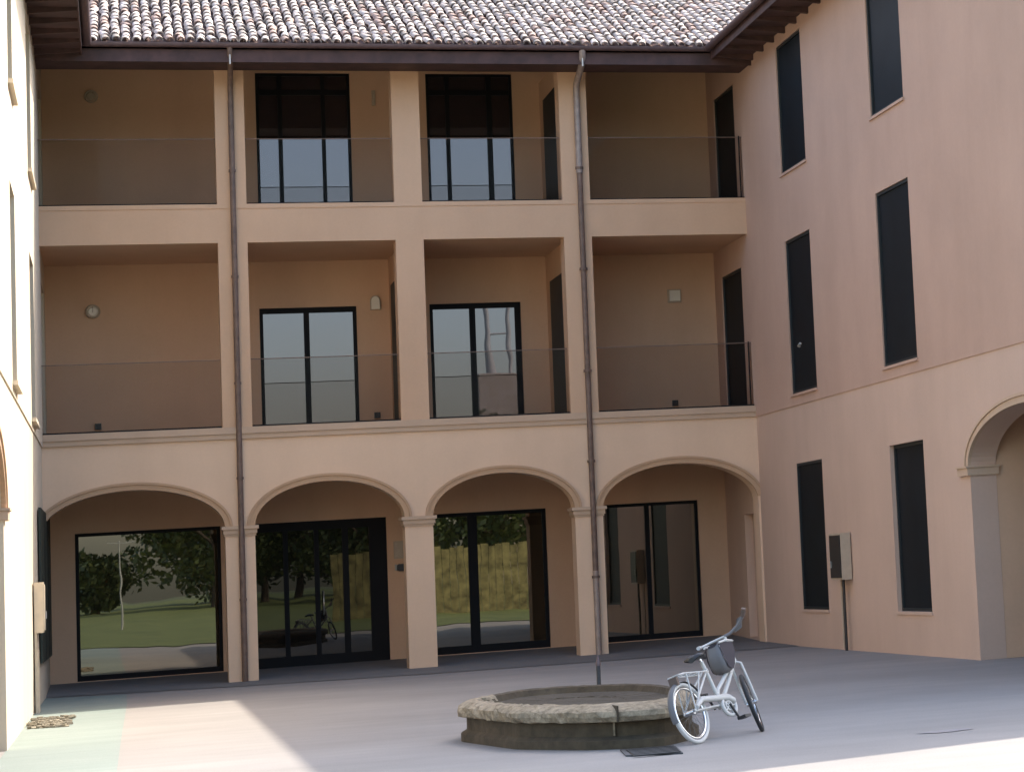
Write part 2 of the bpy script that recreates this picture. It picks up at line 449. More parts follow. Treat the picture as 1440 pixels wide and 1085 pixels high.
# roof tiles: rows of overlapping barrel tiles
def tiles(xr, y0, z0, slope, length, xclip, pitch=.158, step=.29):
    m = MB(); cs, sn = 1/math.hypot(1, slope), slope/math.hypot(1, slope)
    n = int((xr[1]-xr[0])/pitch); nr = int(length/step)+1
    coff = [random.uniform(-.15, .15) for _ in range(n)]
    for r in range(nr):
        for c in range(n):
            x = xr[0]+pitch*(c+.5)+random.uniform(-.012, .012)
            a = max(-.04, r*step-.03+(coff[c] if r else coff[c]*.15)+random.uniform(-.03, .03))
            ym = y0+a*cs
            if not xclip(x, ym): continue
            rot = random.gauss(0, .075); lift = random.uniform(0, .012)
            g = random.random()
            base = (.49, .42, .375)
            k = random.uniform(.78, 1.12)
            if g < .13: base = (.36, .25, .205)
            elif g < .22: base = (.30, .255, .22)
            elif g < .32: base = (.62, .55, .50)
            tint = tuple(v*k for v in base)
            rows = []
            for t, rad, h in ((0, .064, .036), (.5, .060, .026), (1, .055, .014)):
                L = a+t*.37; row = []
                for j in range(7):
                    th = PI*j/6
                    lx = x+rad*math.cos(PI-th)+rot*(t-.5)*.42
                    hh = rad*.86*math.sin(th)+h+lift+random.uniform(-.003, .003)
                    row.append((lx, y0+L*cs-hh*sn, z0+L*sn+hh*cs))
                rows.append(row)
            m.grid(rows, tint=tint)
            # thickness of the lower lip
            lo = rows[0]; inner = [(p[0]*.0+x+(p[0]-x)*.78, p[1]+.012, p[2]-.016) for p in lo]
            m.grid([inner, lo], tint=sc(tint, .8), sm=False)
    return m
build('roof_tiles', tiles((-3.6, 14.0), -.97, 9.99, SL, 7.6, lambda x, y: x < 7.9+(y+.95)+.25 and x > -1.98-(y+.95)), M['tile'], B)
m = MB()
m.face([(-2.0, -.93, 9.985), (7.95, -.93, 9.985), (14.9, 6.0, 12.89), (-8.9, 6.0, 12.89)])
m.face([(-8.9, 6.0, 12.89), (14.9, 6, 12.89), (14.9, 12.8, 10.0), (-8.9, 12.8, 10.0)])
m.face([(-9, 12, -.1), (15, 12, -.1), (15, 12, 10.2), (-9, 12, 10.2)])
build('roof', m, M['under'], B)
m = MB()
for k in range(26):
    x = -3.5+k*.45; m.tube([(x-.24, 6.0, 12.93), (x+.24, 6.0, 12.91)], [.12, .10], 8)
build('ridge_tiles', m, M['under'], B)
# downpipes: in the groove of the first pillar and on the third pillar
def pipe(x, y, parts):
    f = None
    for k, (z0, z1, r, mt) in enumerate(parts):
        m = MB(); m.tube([(x, y, z0), (x, y, z1)], r, 12)
        if k == 0:
            m.tube([(x-.03, -.96, 9.93), (x-.03, -.95, 9.84), (x-.02, -.80, 9.71), (x-.005, -.35, 9.60), (x, -.10, 9.52), (x, y, 9.42), (x, y, z1-.02)], r*.98, 10)
        o = build('downpipe' if f is None else 'lower_section', m, M[mt], B if f is None else f)
        f = f or o
    m = MB()
    for z in (8.1, 6.4, 4.7, 3.2, 1.3):
        m = MB(); m.tube([(x, y, z-.02), (x, y, z+.02)], parts[0][2]+.012, 12); build('pipe_clamp', m, M['pipe'], f)
pipe(.24, -.055, [(2.3, 9.24, .043, 'pipe'), (.02, 2.298, .046, 'pipe')])
pipe(5.755, -.055, [(8.02, 9.24, .055, 'pipe2'), (1.4, 8.018, .046, 'pipe'), (.03, 1.398, .05, 'pipe2')])
for x in (.24, 5.755):
    m = MB(); m.tube([(x-.03, -.965, 9.90), (x-.03, -.95, 9.66)], .016, 8); build('rain_spout', m, M['zinc'], B)

# ------------------------------------------------------------------ wings
def wing(root, tf, holes, arch, send, mats, matup, inner=-YW, leftside=False):
    hs = [h for h in holes]
    lowtop = 3.82
    ss = sorted({inner, send, arch[0], arch[1], *[h[0] for h in hs], *[h[1] for h in hs]})
    for nm, za, zb, mt, d0 in (('ground_wall', -.1, lowtop, mats, 0.0), ('upper_wall', lowtop, 9.86, matup, .016)):
        zz = sorted({za, zb, *[h[2] for h in hs if za < h[2] < zb], *[h[3] for h in hs if za < h[3] < zb], *([arch[2]] if za < arch[2] < zb else [])})
        def code(s, z):
            if any(h[0] < s < h[1] and h[2] < z < h[3] for h in hs): return 0
            if za < 0 and arch[0] < s < arch[1]: return 2 if z > arch[2] else 0
            return 1
        m = MB(); gridwall(m, tf, ss, zz, code, d0, -.35)
        if za > 0: m.hexa([tf(-YW, -.35, 9.861), tf(-YW, d0, 9.861), tf(-.02, d0, 9.861), tf(-.02, -.35, 9.861), tf(-YW, -.35, 10.85), tf(-YW, d0, 10.85), tf(-.02, d0, 9.87), tf(-.02, -.35, 9.87)])
        if za < 0: archfill(m, tf, arch[0], arch[1], arch[2], arch[3], lowtop, 0, -.35)
        build(nm, m, M[mt], root)
    m = MB(); archband(m, tf, arch[0], arch[1], arch[2], arch[3], -.004, .08, .028); archband(m, tf, arch[0], arch[1], arch[2], arch[3], .082, .12, .045)
    build('arch_moulding', m, M['trim' if leftside else 'cap'], root)
    for a, b in ((arch[0]-.40, arch[0]+.03), (arch[1]-.03, arch[1]+.40)):
        m = MB(); m.box(a, b, -.38, .045, 2.33, 2.425, tf); m.box(a-.02, b+.02, -.39, .065, 2.427, 2.452, tf); build('impost', m, M['cap'], root)
    # passage behind the arch
    m = MB(); w = 7.6
    for s0, s1 in ((arch[0]-.10, arch[0]-.004), (arch[1]+.004, arch[1]+.10)): m.box(s0, s1, -w, -.352, -.1, 3.5, tf)
    m.box(arch[0]-.1, arch[1]+.1, -w, -.352, 3.42, 3.55, tf)
    m.box(arch[0]-.1, arch[1]+.1, -w-.2, -w, -.1, 3.55, tf)
    build('passage_wall', m, M['rear'], root)
    # eave
    OH = .70
    m = MB(); m.box(.0, send+.4, .0, OH-.02, 9.862, 9.92, tf); build('eave_soffit', m, M['wood'], root)
    m = MB(); m.box(-.88*0+.9, send+.4, OH-.022, OH, 9.80, 9.96, tf); build('fascia_board', m, M['wood'], root)
    s = 1.0
    while s < send+.3:
        m = MB(); m.hexa([tf(s, .018, 9.765), tf(s+.08, .018, 9.765), tf(s+.08, OH-.03, 9.815), tf(s, OH-.03, 9.815), tf(s, .018, 9.861), tf(s+.08, .018, 9.861), tf(s+.08, OH-.03, 9.861), tf(s, OH-.03, 9.861)]); s += .75
        build('rafter', m, M['wood'], root)
    n = 10; rows = []
    for s in (.98, send+.42):
        rows.append([tf(s, OH+.07+.07*math.cos(PI+PI*k/n), 9.985+.07*math.sin(PI+PI*k/n)) for k in range(n+1)])
    m = MB(); m.grid(rows); build('gutter', m, M['gut'], root)

R = thing('side_wing', 'shaded dusty rose wing on the right with tall dark windows and one wide arch', 'building', (XR, 0, 0))
hR = [(-2.14, -.56, 7.60, 9.65), (-2.14, -.56, 4.03, 6.44), (-1.26, -.52, .10, 2.20)]
cols = [(2.60, 4.21), (7.98, 9.62)]
for a, b in cols:
    hR += [(a, b, 7.57, 9.66), (a, b, 4.005, 6.475), (a, b, .59, 2.90)]
archR = (11.6, 16.2, 2.44, 3.11)
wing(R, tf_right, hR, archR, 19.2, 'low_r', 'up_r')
for k, h in enumerate(hR):
    if k == 2:
        m = MB(); m.box(h[0]-.05, h[1]+.05, -.30, -.14, h[2]-.02, h[3]+.02, tf_right); build('niche_door', m, M['low_r'], R)
        continue
    rec = -.004
    sl = (.045, .04, 'up_r') if h[2] > 3 else (.02, .04, 'low_r')
    if k < 2: sl = None
    if abs(h[0]-7.98) < .01 and h[2] < 1: rec = -.06
    window(R, tf_right, h[0], h[1], h[2], h[3], rec, .045, fmat='screen', mat='glass_wing', sill=sl, depth=.05)
m = MB(); m.tube([tf_right(3.3, .02, 4.72), tf_right(3.3, .05, 4.73), tf_right(3.42, .05, 4.76)], .02, 8); build('handle', m, M['palepaint'], R)
# roof planes, end wall
m = MB()
a0 = (7.87, 6.5, 10.0); a1 = (7.87, -20.6, 10.0); o1 = (17.07, -17.85, 10.0); o0 = (17.07, 6.5, 10.0)
rid0 = (12.47, 6.5, 11.95); rid1 = (12.47, -14.5, 11.95)
m.face([(7.87, -.93, 10.0), a1, rid1, (12.47, 3.67, 11.95)]); m.face([(12.47, 3.67, 11.95), rid1, o1, o0, (12.47, 6.5, 11.95)]); m.face([a1, o1, rid1])
build('roof', m, M['under'], R)
m = MB()
for p, q in (((XR+.35, -19.2), (16.3, -17.2)), ((16.3, -17.2), (16.3, 6))):
    m.face([(p[0], p[1], -.1), (q[0], q[1], -.1), (q[0], q[1], 9.86), (p[0], p[1], 9.86)])
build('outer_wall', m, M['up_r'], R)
m = MB(); m.hexa([(7.90, -19.62, 9.87), a1[:2]+(9.87,), o1[:2]+(9.87,), (17.0, -17.0, 9.87), (7.90, -19.62, 9.97), a1[:2]+(9.97,), o1[:2]+(9.97,), (17.0, -17.0, 9.97)])
build('end_eave', m, M['wood'], R)

Lw = thing('side_wing', 'sunlit pale cream wing at the left edge, seen almost edge on', 'building', (XL, 0, 0))
hL = []
for a, b in ((3.3, 5.0), (10.2, 11.6)):
    hL += [(a, b, 7.40, 9.62), (a, b, 3.96, 6.25)]
hL += [(-2.14, -.56, 4.03, 6.44), (-2.14, -.56, 7.6, 9.65)]
archL = (14.2, 18.4, 2.44, 3.11)
wing(Lw, tf_left, hL, archL, 19.6, 'left', 'left', leftside=True)
for k, h in enumerate(hL):
    window(Lw, tf_left, *h, -.16, .045, fmat='screen', mat='glass_wing', sill=(.075, .05, 'left') if k < 4 else None, depth=.05)
m = MB(); m.box(-2.2, 2.98, .02, .05, .60, 2.81, tf_left); so = build('shutter', m, M['green'], Lw)
for s in (-.45, 1.3):
    m = MB(); m.box(s, s+.02, .051, .056, .62, 2.78, tf_left); build('shutter_gap', m, M['frame'], so)
m = MB(); b0 = (-1.94, 6.5, 10.0); b1 = (-1.94, -20.2, 10.0); r0 = (-6.5, 6.5, 11.95); r1 = (-6.5, -15.6, 11.95); q0 = (-11.1, 6.5, 10.0); q1 = (-11.1, -20.2, 10.0)
m.face([(-1.94, -.93, 10.0), (-6.5, 3.63, 11.95), r1, b1]); m.face([r0, q0, q1, r1]); m.face([b1, r1, q1]); build('roof', m, M['under'], Lw)
m = MB()
for p, q in (((XL-.35, -19.6), (-10.3, -19.6)), ((-10.3, -19.6), (-10.3, 6))):
    m.face([(p[0], p[1], -.1), (q[0], q[1], -.1), (q[0], q[1], 9.86), (p[0], p[1], 9.86)])
build('outer_wall', m, M['left'], Lw)

# ------------------------------------------------------------------ wall fittings
def on_wall(x, z, y=2.7): return (x, y, z)
def disc(m, x, y0, y1, z, r, n=24, r1=None):
    r1 = r1 or r
    A = [(x+r*math.cos(2*PI*k/n), y0, z+r*math.sin(2*PI*k/n)) for k in range(n)]; C = [(x+r1*math.cos(2*PI*k/n), y1, z+r1*math.sin(2*PI*k/n)) for k in range(n)]
    m.grid([A, C], True); m.face(C); m.face(A[::-1])
def round_lamp(x, z, label, body, face, r=.105):
    t = thing('wall_lamp', label, 'wall lamp', (x, YW, z), 'lamps on the loggia rear wall')
    m = MB(); disc(m, x, YW-.001, YW-.07, z, r, r1=r*.92); build('housing', m, M[body], t)
    m = MB(); disc(m, x, YW-.071, YW-.10, z-.01, r*.72, r1=r*.5); build('diffuser', m, M[face], t)
    m = MB(); m.disc_ring((x, YW-.075, z), (0, 1, 0), r*.84, .008, 24, 6); m.box(x-.007, x+.007, YW-.11, YW-.10, z-r*.2, z+r*.8); build('guard', m, M[body], t)
round_lamp(-1.90, 6.18, 'round bulkhead lamp with pale glass in the left middle-floor loggia', 'lampg', 'lampw', .12)
round_lamp(-1.86, 9.80, 'unlit round lamp in the dark top left loggia', 'lampg', 'lampg', .11)
t = thing('wall_lamp', 'beige hooded wall lamp with arched top right of the left middle-floor window', 'wall lamp', (2.63, YW, 6.2), 'lamps on the loggia rear wall')
m = MB(); prof = [(-.085, -.13), (.085, -.13), (.085, .04)]+[(.085*math.cos(PI*k/8), .04+.085*math.sin(PI*k/8)) for k in range(1, 9)]
def facing(prof, y0, y1, x, z):
    mm = MB(); A = [(x+p, y0, z+q) for p, q in prof]; C = [(x+p, y1, z+q) for p, q in prof]
    mm.grid([A, C], True, sm=False); mm.face(C); mm.face(A[::-1]); return mm
build('diffuser', facing([(p*.8, q*.85) for p, q in prof], YW-.065, YW-.10, 2.63, 6.2), M['lampw'], t); build('housing', facing(prof, YW-.001, YW-.064, 2.63, 6.21), M['lampg'], t)
t = thing('wall_lamp', 'square beige wall lamp in the right middle-floor loggia', 'wall lamp', (7.82, YW, 6.19), 'lamps on the loggia rear wall')
sq = [(-.12, -.12), (.12, -.12), (.12, .12), (-.12, .12)]
build('housing', facing(sq, YW-.001, YW-.04, 7.82, 6.19), M['lampg'], t); build('diffuser', facing([(p*.78, q*.78) for p, q in sq], YW-.041, YW-.08, 7.82, 6.19), M['lampw'], t)
t = thing('wall_lamp', 'slim unlit wall lamp beside the top left window', 'wall lamp', (2.71, YW, 9.78), 'lamps on the loggia rear wall')
build('housing', facing([(-.03, -.13), (.03, -.13), (.03, .13), (-.03, .13)], YW-.001, YW-.05, 2.71, 9.78), M['lampg'], t)
build('diffuser', facing([(-.02, -.10), (.02, -.10), (.02, .10), (-.02, .10)], YW-.051, YW-.06, 2.71, 9.78), M['beige'], t)
for x, lb in ((-1.85, 'small black wall socket low on the left middle-floor loggia wall, under the round lamp'), (2.61, 'small black wall socket low down right of the left middle-floor window'), (7.75, 'small black wall socket low on the right middle-floor loggia wall')):
    t = thing('wall_socket', lb, 'socket', (x, YW, 4.27), 'wall sockets in the middle-floor loggias')
    build('socket_box', facing([(-.05, -.05), (.05, -.05), (.05, .05), (-.05, .05)], YW-.001, YW-.05, x, 4.27), M['dark'], t)
    build('cover', facing([(-.03, -.03), (.03, -.03), (.03, .04), (-.03, .04)], YW-.051, YW-.065, x, 4.27), M['iron'], t)
t = thing('door_plate', 'blank beige plate on the wall right of the dark entrance door', 'plate', (2.89, YW, 1.95), )
build('plate', facing([(-.08, -.15), (.08, -.15), (.08, .15), (-.08, .15)], YW-.001, YW-.015, 2.89, 1.96), M['lampg'], t)
build('screen_plate', facing([(-.06, -.12), (.06, -.12), (.06, .12), (-.06, .12)], YW-.016, YW-.02, 2.89, 1.96), M['beige'], t)
t = thing('intercom', 'black rounded intercom box below the beige plate by the entrance door', 'intercom', (2.93, YW, 1.66))
build('body', facing([(-.07, -.05), (-.04, -.065), (.07, -.065), (.07, .055), (-.05, .055), (-.07, .04)], YW-.001, YW-.06, 2.93, 1.665), M['dark'], t)
build('side_bracket', facing([(-.11, -.05), (-.075, -.05), (-.075, .05), (-.11, .05)], YW-.001, YW-.03, 2.93, 1.665), M['palepaint'], t)
# meter cabinets on the wings
def cabinet(tf, s0, s1, z0, z1, d, label, matb, front, cat, post):
    b = tf(s0, 0, 0)
    t = thing('meter_cabinet', label, cat, b)
    m = MB(); m.box(s0, s1, .017, d, z0, z1, tf); build('casing', m, M[matb], t)
    m = MB(); m.box(s0+.02, s1-.03, d+.001, d+.015, z0+.03, z1-.03, tf); do = build('door', m, M[front], t)
    m = MB(); m.box(s0+.06, s0+.09, d+.0155, d+.03, z0+.18, z0+.28, tf); build('handle', m, M['zinc'], do)
    post(t)
def post_r(t):
    m = MB(); a = tf_right(5.42, .08, 0); m.tube([(a[0], a[1], 0), (a[0], a[1], 1.05)], .022, 10); build('conduit', m, M['dark'], t)
    m = MB(); a = tf_right(5.1, .03, 0); m.tube([(a[0], a[1], .02), (a[0], a[1], 1.05)], .012, 8); build('cable', m, M['beige'], t)
cabinet(tf_right, 5.06, 5.70, 1.05, 1.74, .165, 'beige wall cabinet with black front on a thin black pipe, on the right wing', 'beige', 'dark', 'cabinet', post_r)
def post_l(t):
    m = MB(); m.box(4.95, 5.5, .017, .06, .0, .84, tf_left); m.box(4.95, 5.5, .017, .05, .842, 1.06, tf_left); build('plinth', m, M['cream'], t)
cabinet(tf_left, 4.9, 5.52, 1.06, 1.73, .13, 'cream wall cabinet on a plinth, on the sunlit left wing', 'cream', 'cream', 'cabinet', post_l)

# ------------------------------------------------------------------ fountain basin, spout, covers
F0 = (2.6, -19.5, 0)
rim = [(1.27, -18.9), (1.34, -18.5), (1.95, -17.35), (2.40, -17.3), (2.82, -17.65), (3.10, -18.1), (3.22, -18.7), (3.22, -19.6), (3.12, -20.6), (2.90, -21.3), (2.6, -21.75), (2.3, -21.72), (1.98, -21.45), (1.53, -20.6)]
def densify(poly, step=.07):
    out = []
    n = len(poly)
    for k in range(n):
        a, b = Vector((*poly[k], 0)), Vector((*poly[(k+1) % n], 0)); c = max(1, int((b-a).length/step))
        for j in range(c): p = a.lerp(b, j/c); out.append((p.x, p.y))
    return out
def smooth_poly(poly, it=6):
    for _ in range(it):
        n = len(poly); poly = [((poly[k-1][0]+2*poly[k][0]+poly[(k+1) % n][0])/4, (poly[k-1][1]+2*poly[k][1]+poly[(k+1) % n][1])/4) for k in range(n)]
    return poly
RP = smooth_poly(densify(rim), 2)
CX, CY = 2.3, -19.3
def inset(p, k, ky=None): return (CX+(p[0]-CX)*k, CY+(p[1]-CY)*(ky or k))
fo = thing('fountain_basin', 'low worn stone fountain basin with a pale broken rim in the middle of the courtyard', 'fountain', F0)
rows = []
def jit(a): return random.uniform(-a, a)
prof = [(.955, .215), (.995, .225), (1.008, .265), (1.003, .305), (.98, .325), (.93, .35), (.87, .362), (.835, .352), (.82, .31)]
for kk, (k, z) in enumerate(prof):
    row = []
    for i, p in enumerate(RP):
        q = inset(p, k)
        rough = .003+.011*max(0, min(1, (2.5-p[0])/.7)) if p[1] < -18 else .006
        row.append((q[0]+jit(rough), q[1]+jit(rough), z+jit(rough*.45)))
    rows.append(row)
front = [p[1] < -19.9 or p[0] < 1.55 for p in RP]
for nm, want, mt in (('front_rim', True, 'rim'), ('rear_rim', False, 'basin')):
    m = MB(); n = len(RP); keep = [i for i in range(n) if front[i] == want]
    st = next(i for i in range(n) if front[i] == want and front[i-1] != want); seq = []
    k = st
    while front[k % n] == want: seq.append(k % n); k += 1
    seq.append(k % n)
    m.grid([[r_[i] for i in seq] for r_ in rows], False, sm=False); build(nm, m, M[mt], fo)
m = MB()
rows = [[(*inset(p, k), z) for p in RP] for k, z in ((.985, -.02), (.985, .07), (.96, .085), (.935, .10), (.935, .25))]
m.grid(rows, True, sm=False); build('basin_wall', m, M['basin'], fo)
m = MB(); m.grid([[(*inset(p, .825), .33) for p in RP], [(*inset(p, .80), .27) for p in RP]], True, sm=False); build('inner_wall', m, M['basin'], fo)
m = MB(); rows = [[(*inset(p, .81), .298) for p in RP], [(*inset(p, .4), .292+jit(.01)) for p in RP]]
m.grid(rows, True); m.face(rows[1]); build('basin_floor', m, M['soil'], fo)
yf = min((p for p in RP if p[1] < -20), key=lambda p: abs(p[0]-2.215))[1]; yb_ = CY+(yf-CY)*.935
m = MB(); m.box(2.209, 2.221, yf-.022, yf+.25, .225, .352); build('stone_joint', m, M['soil'], fo)
m = MB(); m.box(2.205, 2.216, yb_-.012, yb_+.1, .105, .222); build('mortar_seam', m, M['rim'], fo)
sp = thing('water_spout', 'thin dark standpipe with silver cap behind the stone fountain basin', 'pipe', (2.89, -16.85, 0))
m = MB(); m.tube([(2.89, -16.85, 0), (2.89, -16.85, .50)], .021, 12); build('pipe', m, M['iron'], sp)
m = MB(); m.tube([(2.89, -16.85, .501), (2.89, -16.85, .53), (2.89, -16.85, .56), (2.89, -16.85, .60)], [.024, .025, .014, .008], 12); build('cap', m, M['gut'], sp)
mc = thing('manhole_cover', 'dark square iron grate cover in the ground at the front of the fountain', 'manhole cover', (2.4, -22.2, 0))
m = MB(); q = [(2.20, -21.8), (2.62, -21.95), (2.52, -22.75), (2.12, -22.5)]
m.prism(q, .0, .012); build('frame', m, M['iron'], mc)
m = MB()
for k in range(6):
    t_ = (k+.5)/6; a = [q[0][i]+(q[3][i]-q[0][i])*t_ for i in (0, 1)]; b = [q[1][i]+(q[2][i]-q[1][i])*t_ for i in (0, 1)]
    m.box(a[0]+.02, b[0]-.02, min(a[1], b[1])-.03, min(a[1], b[1])+.03, .0125, .022)
build('bars', m, M['dark'], mc)
dg = thing('drain_grate', 'dirty drain cover half under grit beside the sunlit left wall', 'drain', (-2.4, -8.7, 0))
m = MB(); q = [(-2.6, -7.5), (-2.18, -7.6), (-2.14, -10.0), (-2.6, -9.8)]; m.prism(q, .005, .014); build('cover', m, M['debris'], dg)
m = MB()
for k in range(160):
    a, b = random.random(), random.random(); x = -2.62+.5*a; y = -7.3-2.7*b; r = random.uniform(.012, .035)
    m.hexa([(x+dx*r*random.uniform(.6, 1.2), y+dy*r*random.uniform(.6, 1.6), .012+dz*r*.8) for dz in (0, 1) for dx, dy in ((-1, -1), (1, -1), (1, 1), (-1, 1))])
build('grit', m, M['debris'], dg)
m = MB(); pts = []
for k in range(28):
    th = 2*PI*k/28; pts.append((4.63+.24*math.cos(th)*(1+jit(.15)), -22.85+.13*math.sin(th)*(1+jit(.25))))
m.face([(x+.0, y+(x-4.63)*.1, .005) for x, y in pts])
M['stain'] = plain('damp_stain', (.22, .20, .20), .7)
tag(build('damp_patch', m, M['stain']), 'dark damp stain on the shaded ground at lower right', 'stain')

# ------------------------------------------------------------------ bicycle (local: x forward, y left, z up)
bk = thing('bicycle', 'small white folding bicycle with child seat leaning against the fountain', 'bicycle', (2.85, -21.8, 0))
hd = math.atan2(.77, .70); lean = math.radians(18)
MX = Matrix.Translation((2.85, -21.8, 0)) @ Matrix.Rotation(hd, 4, 'Z') @ Matrix.Rotation(-lean, 4, 'X')
BX = Matrix.Diagonal((1.205, 1, 1, 1))
def bp(name, m, mat, parent=None, st=True): return build(name, m.xf(MX @ BX if st else MX), M[mat], parent or bk)
RW = .262
steer = math.radians(26)
HT = Vector((.80, 0, .70)); HW = Vector((.97, 0, .70)); 
SM = Matrix.Translation(HT) @ Matrix.Rotation(steer, 4, Vector((-.12, 0, 1)).normalized()) @ Matrix.Translation(-HT)
SW = Matrix.Translation(HW) @ Matrix.Rotation(steer, 4, Vector((-.12, 0, 1)).normalized()) @ Matrix.Translation(-HW)
def wheel(c, mt, white):
    c = Vector(c)
    m = MB(); m.disc_ring(c, (0, 1, 0), RW-.018, .018, 48, 10); 
    if mt: m.xf(mt)
    w = bp('wheel', m, 'white' if white else 'rubber', None, False)
    m = MB(); m.disc_ring(c, (0, 1, 0), RW-.05, .011, 48, 6)
    if mt: m.xf(mt)
    bp('rim', m, 'chrome', w, False)
    m = MB()
    for k in range(28):
        th = 2*PI*k/28; s = .025 if k % 2 else -.025
        m.tube([c+Vector((.018*math.cos(th+.6), s, .018*math.sin(th+.6))), c+Vector(((RW-.055)*math.cos(th), 0, (RW-.055)*math.sin(th)))], .0014, 4)
    if mt: m.xf(mt)
    bp('spokes', m, 'spoke', w, False)
    m = MB(); m.tube([c+Vector((0, -.045, 0)), c+Vector((0, .045, 0))], .02, 12)
    if mt: m.xf(mt)
    bp('hub', m, 'chrome', w, False)
wheel((0, 0, RW), None, True)
FH = Vector((1.05, 0, RW)); wheel(FH, SW, False)
m = MB()
m.tube([(.80, 0, .66), (.72, 0, .60), (.46, 0, .42), (.42, 0, .36)], .017, 10)
m.tube([(.81, 0, .655), (.66, 0, .50), (.47, 0, .32)], .019, 10)
m.tube([(.362, 0, .675), (.40, 0, .50), (.44, 0, .28)], .016, 10)
m.tube([(.80, 0, .63), (.795, 0, .80)], .02, 12)
m.tube([(.45, -.035, .275), (.45, .035, .275)], .022, 12)
for s in (-1, 1):
    m.tube([(.45, s*.025, .28), (.28, s*.05, .275), (0, s*.055, RW)], .009, 8)
    m.tube([(.375, s*.02, .60), (.15, s*.05, .42), (0, s*.055, RW)], .009, 8)
bp('frame', m, 'white')
m = MB(); m.tube([(.365, 0, .66), (.35, 0, .705)], .012, 8); bp('seat_post', m, 'chrome')
m = MB()      # fork
for s in (-1, 1): m.tube([(.805, 0, .635), (.815, s*.04, .61), (.84, s*.045, .42), (.87, s*.045, RW)], .012, 8)
m.xf(SM); bp('fork', m, 'white')
m = MB()      # saddle
rows = []
for x, w, z in ((.24, .03, .695), (.255, .085, .712), (.30, .095, .72), (.35, .06, .718), (.40, .026, .718), (.43, .014, .712)):
    rows.append([(x, w*math.cos(PI*2*k/12), z+.022*math.sin(PI*2*k/12)) for k in range(12)])
m.grid(rows, True); m.face(rows[0][::-1]); m.face(rows[-1]); bp('saddle', m, 'saddle')
# handlebar
m = MB(); m.tube([(.795, 0, .80), (.785, 0, .866)], .013, 10)
barL = [(.785, 0, .865), (.80, .05, .865), (.79, .12, .86), (.765, .18, .85), (.72, .205, .84)]
barR = [(.785, 0, .866), (.80, -.05, .875), (.80, -.12, .91), (.785, -.17, .945), (.765, -.205, .97)]
m.tube(barL, .011, 8); m.xf(SM); hb = bp('handlebar', m, 'white')
m = MB(); m.tube(barR, .013, 8); m.xf(SM); bp('bar_end', m, 'shell', hb)
m = MB(); m.tube([(.725, .204, .841), (.65, .212, .832)], .016, 10); m.xf(SM); bp('grip', m, 'white', hb)
m = MB(); m.tube([(.768, -.20, .965), (.735, -.235, 1.02)], .02, 10); m.xf(SM); bp('grip', m, 'grip', hb)
m = MB()      # windscreen pad on the right of the bars
m.hexa([(.835, -.08, .87), (.835, -.15, .89), (.845, -.15, .89), (.845, -.08, .87), (.80, -.145, .97), (.80, -.195, .985), (.81, -.195, .985), (.81, -.145, .97)])
m.xf(SM); bp('windscreen', m, 'shell', hb)
# mudguards
def guard(c, a0, a1, mt, name='mudguard', col='white', rr=RW+.012):
    m = MB(); rows = []
    for k in range(22):
        th = math.radians(a0+(a1-a0)*k/21)
        rows.append([(c[0]+(rr-abs(j)*.006)*math.cos(th), j*.014, c[2]+(rr-abs(j)*.006)*math.sin(th)) for j in (-2, -1, 0, 1, 2)])
    m.grid(rows)
    rows2 = [[(p[0]*1.0, p[1], p[2]+.002) for p in r_] for r_ in rows]; m.grid(rows2)
    if mt: m.xf(mt)
    bp(name, m, col, None, False)
guard((0, 0, RW), 195, 20, None, col='shell')
# rack
m = MB()
for s in (-1, 1):
    m.tube([(.34, s*.05, .575), (.0, s*.06, .585), (-.06, s*.05, .58)], .007, 8)
    m.tube([(.03, s*.06, .58), (.01, s*.06, RW)], .006, 8); m.tube([(.20, s*.06, .58), (.06, s*.06, RW+.05)], .006, 8)
for x in (-.05, .06, .17, .28): m.tube([(x, -.06, .582), (x, .06, .582)], .006, 8)
rk = bp('luggage_rack', m, 'white')
m = MB(); m.box(-.085, -.06, -.04, .04, .50, .57); bp('rear_light', m, 'grip')
# chainguard, cranks, pedals
m = MB(); rows = []
for x, z, h in ((.02, .285, .022), (.12, .345, .028), (.30, .335, .03), (.46, .33, .034), (.53, .29, .03)):
    rows.append([(x, -.065, z-h), (x, -.085, z-h*.3), (x, -.085, z+h*.6), (x, -.06, z+h), (x, -.05, z)])
m.grid(rows, True); m.face(rows[0]); m.face(rows[-1][::-1]); bp('chain_guard', m, 'white')
m = MB(); m.disc_ring((.45, -.06, .26), (0, 1, 0), .085, .017, 28, 8); m.disc_ring((.45, -.06, .26), (0, 1, 0), .04, .01, 20, 6)
for k in range(5):
    th = 2*PI*k/5; m.tube([(.45, -.06, .26), (.45+.07*math.cos(th), -.06, .26+.07*math.sin(th))], .008, 6)
ck = bp('crankset', m, 'white')
for s, dx, dz in ((-1, .05, -.14), (1, -.05, .14)):
    m = MB(); m.tube([(.45, s*.075, .27), (.45+dx, s*.085, .27+dz)], .01, 8); m.box(.45+dx-.04, .45+dx+.04, min(s*.09, s*.17), max(s*.09, s*.17), .27+dz-.012, .27+dz+.012); bp('pedal', m, 'saddle', ck)
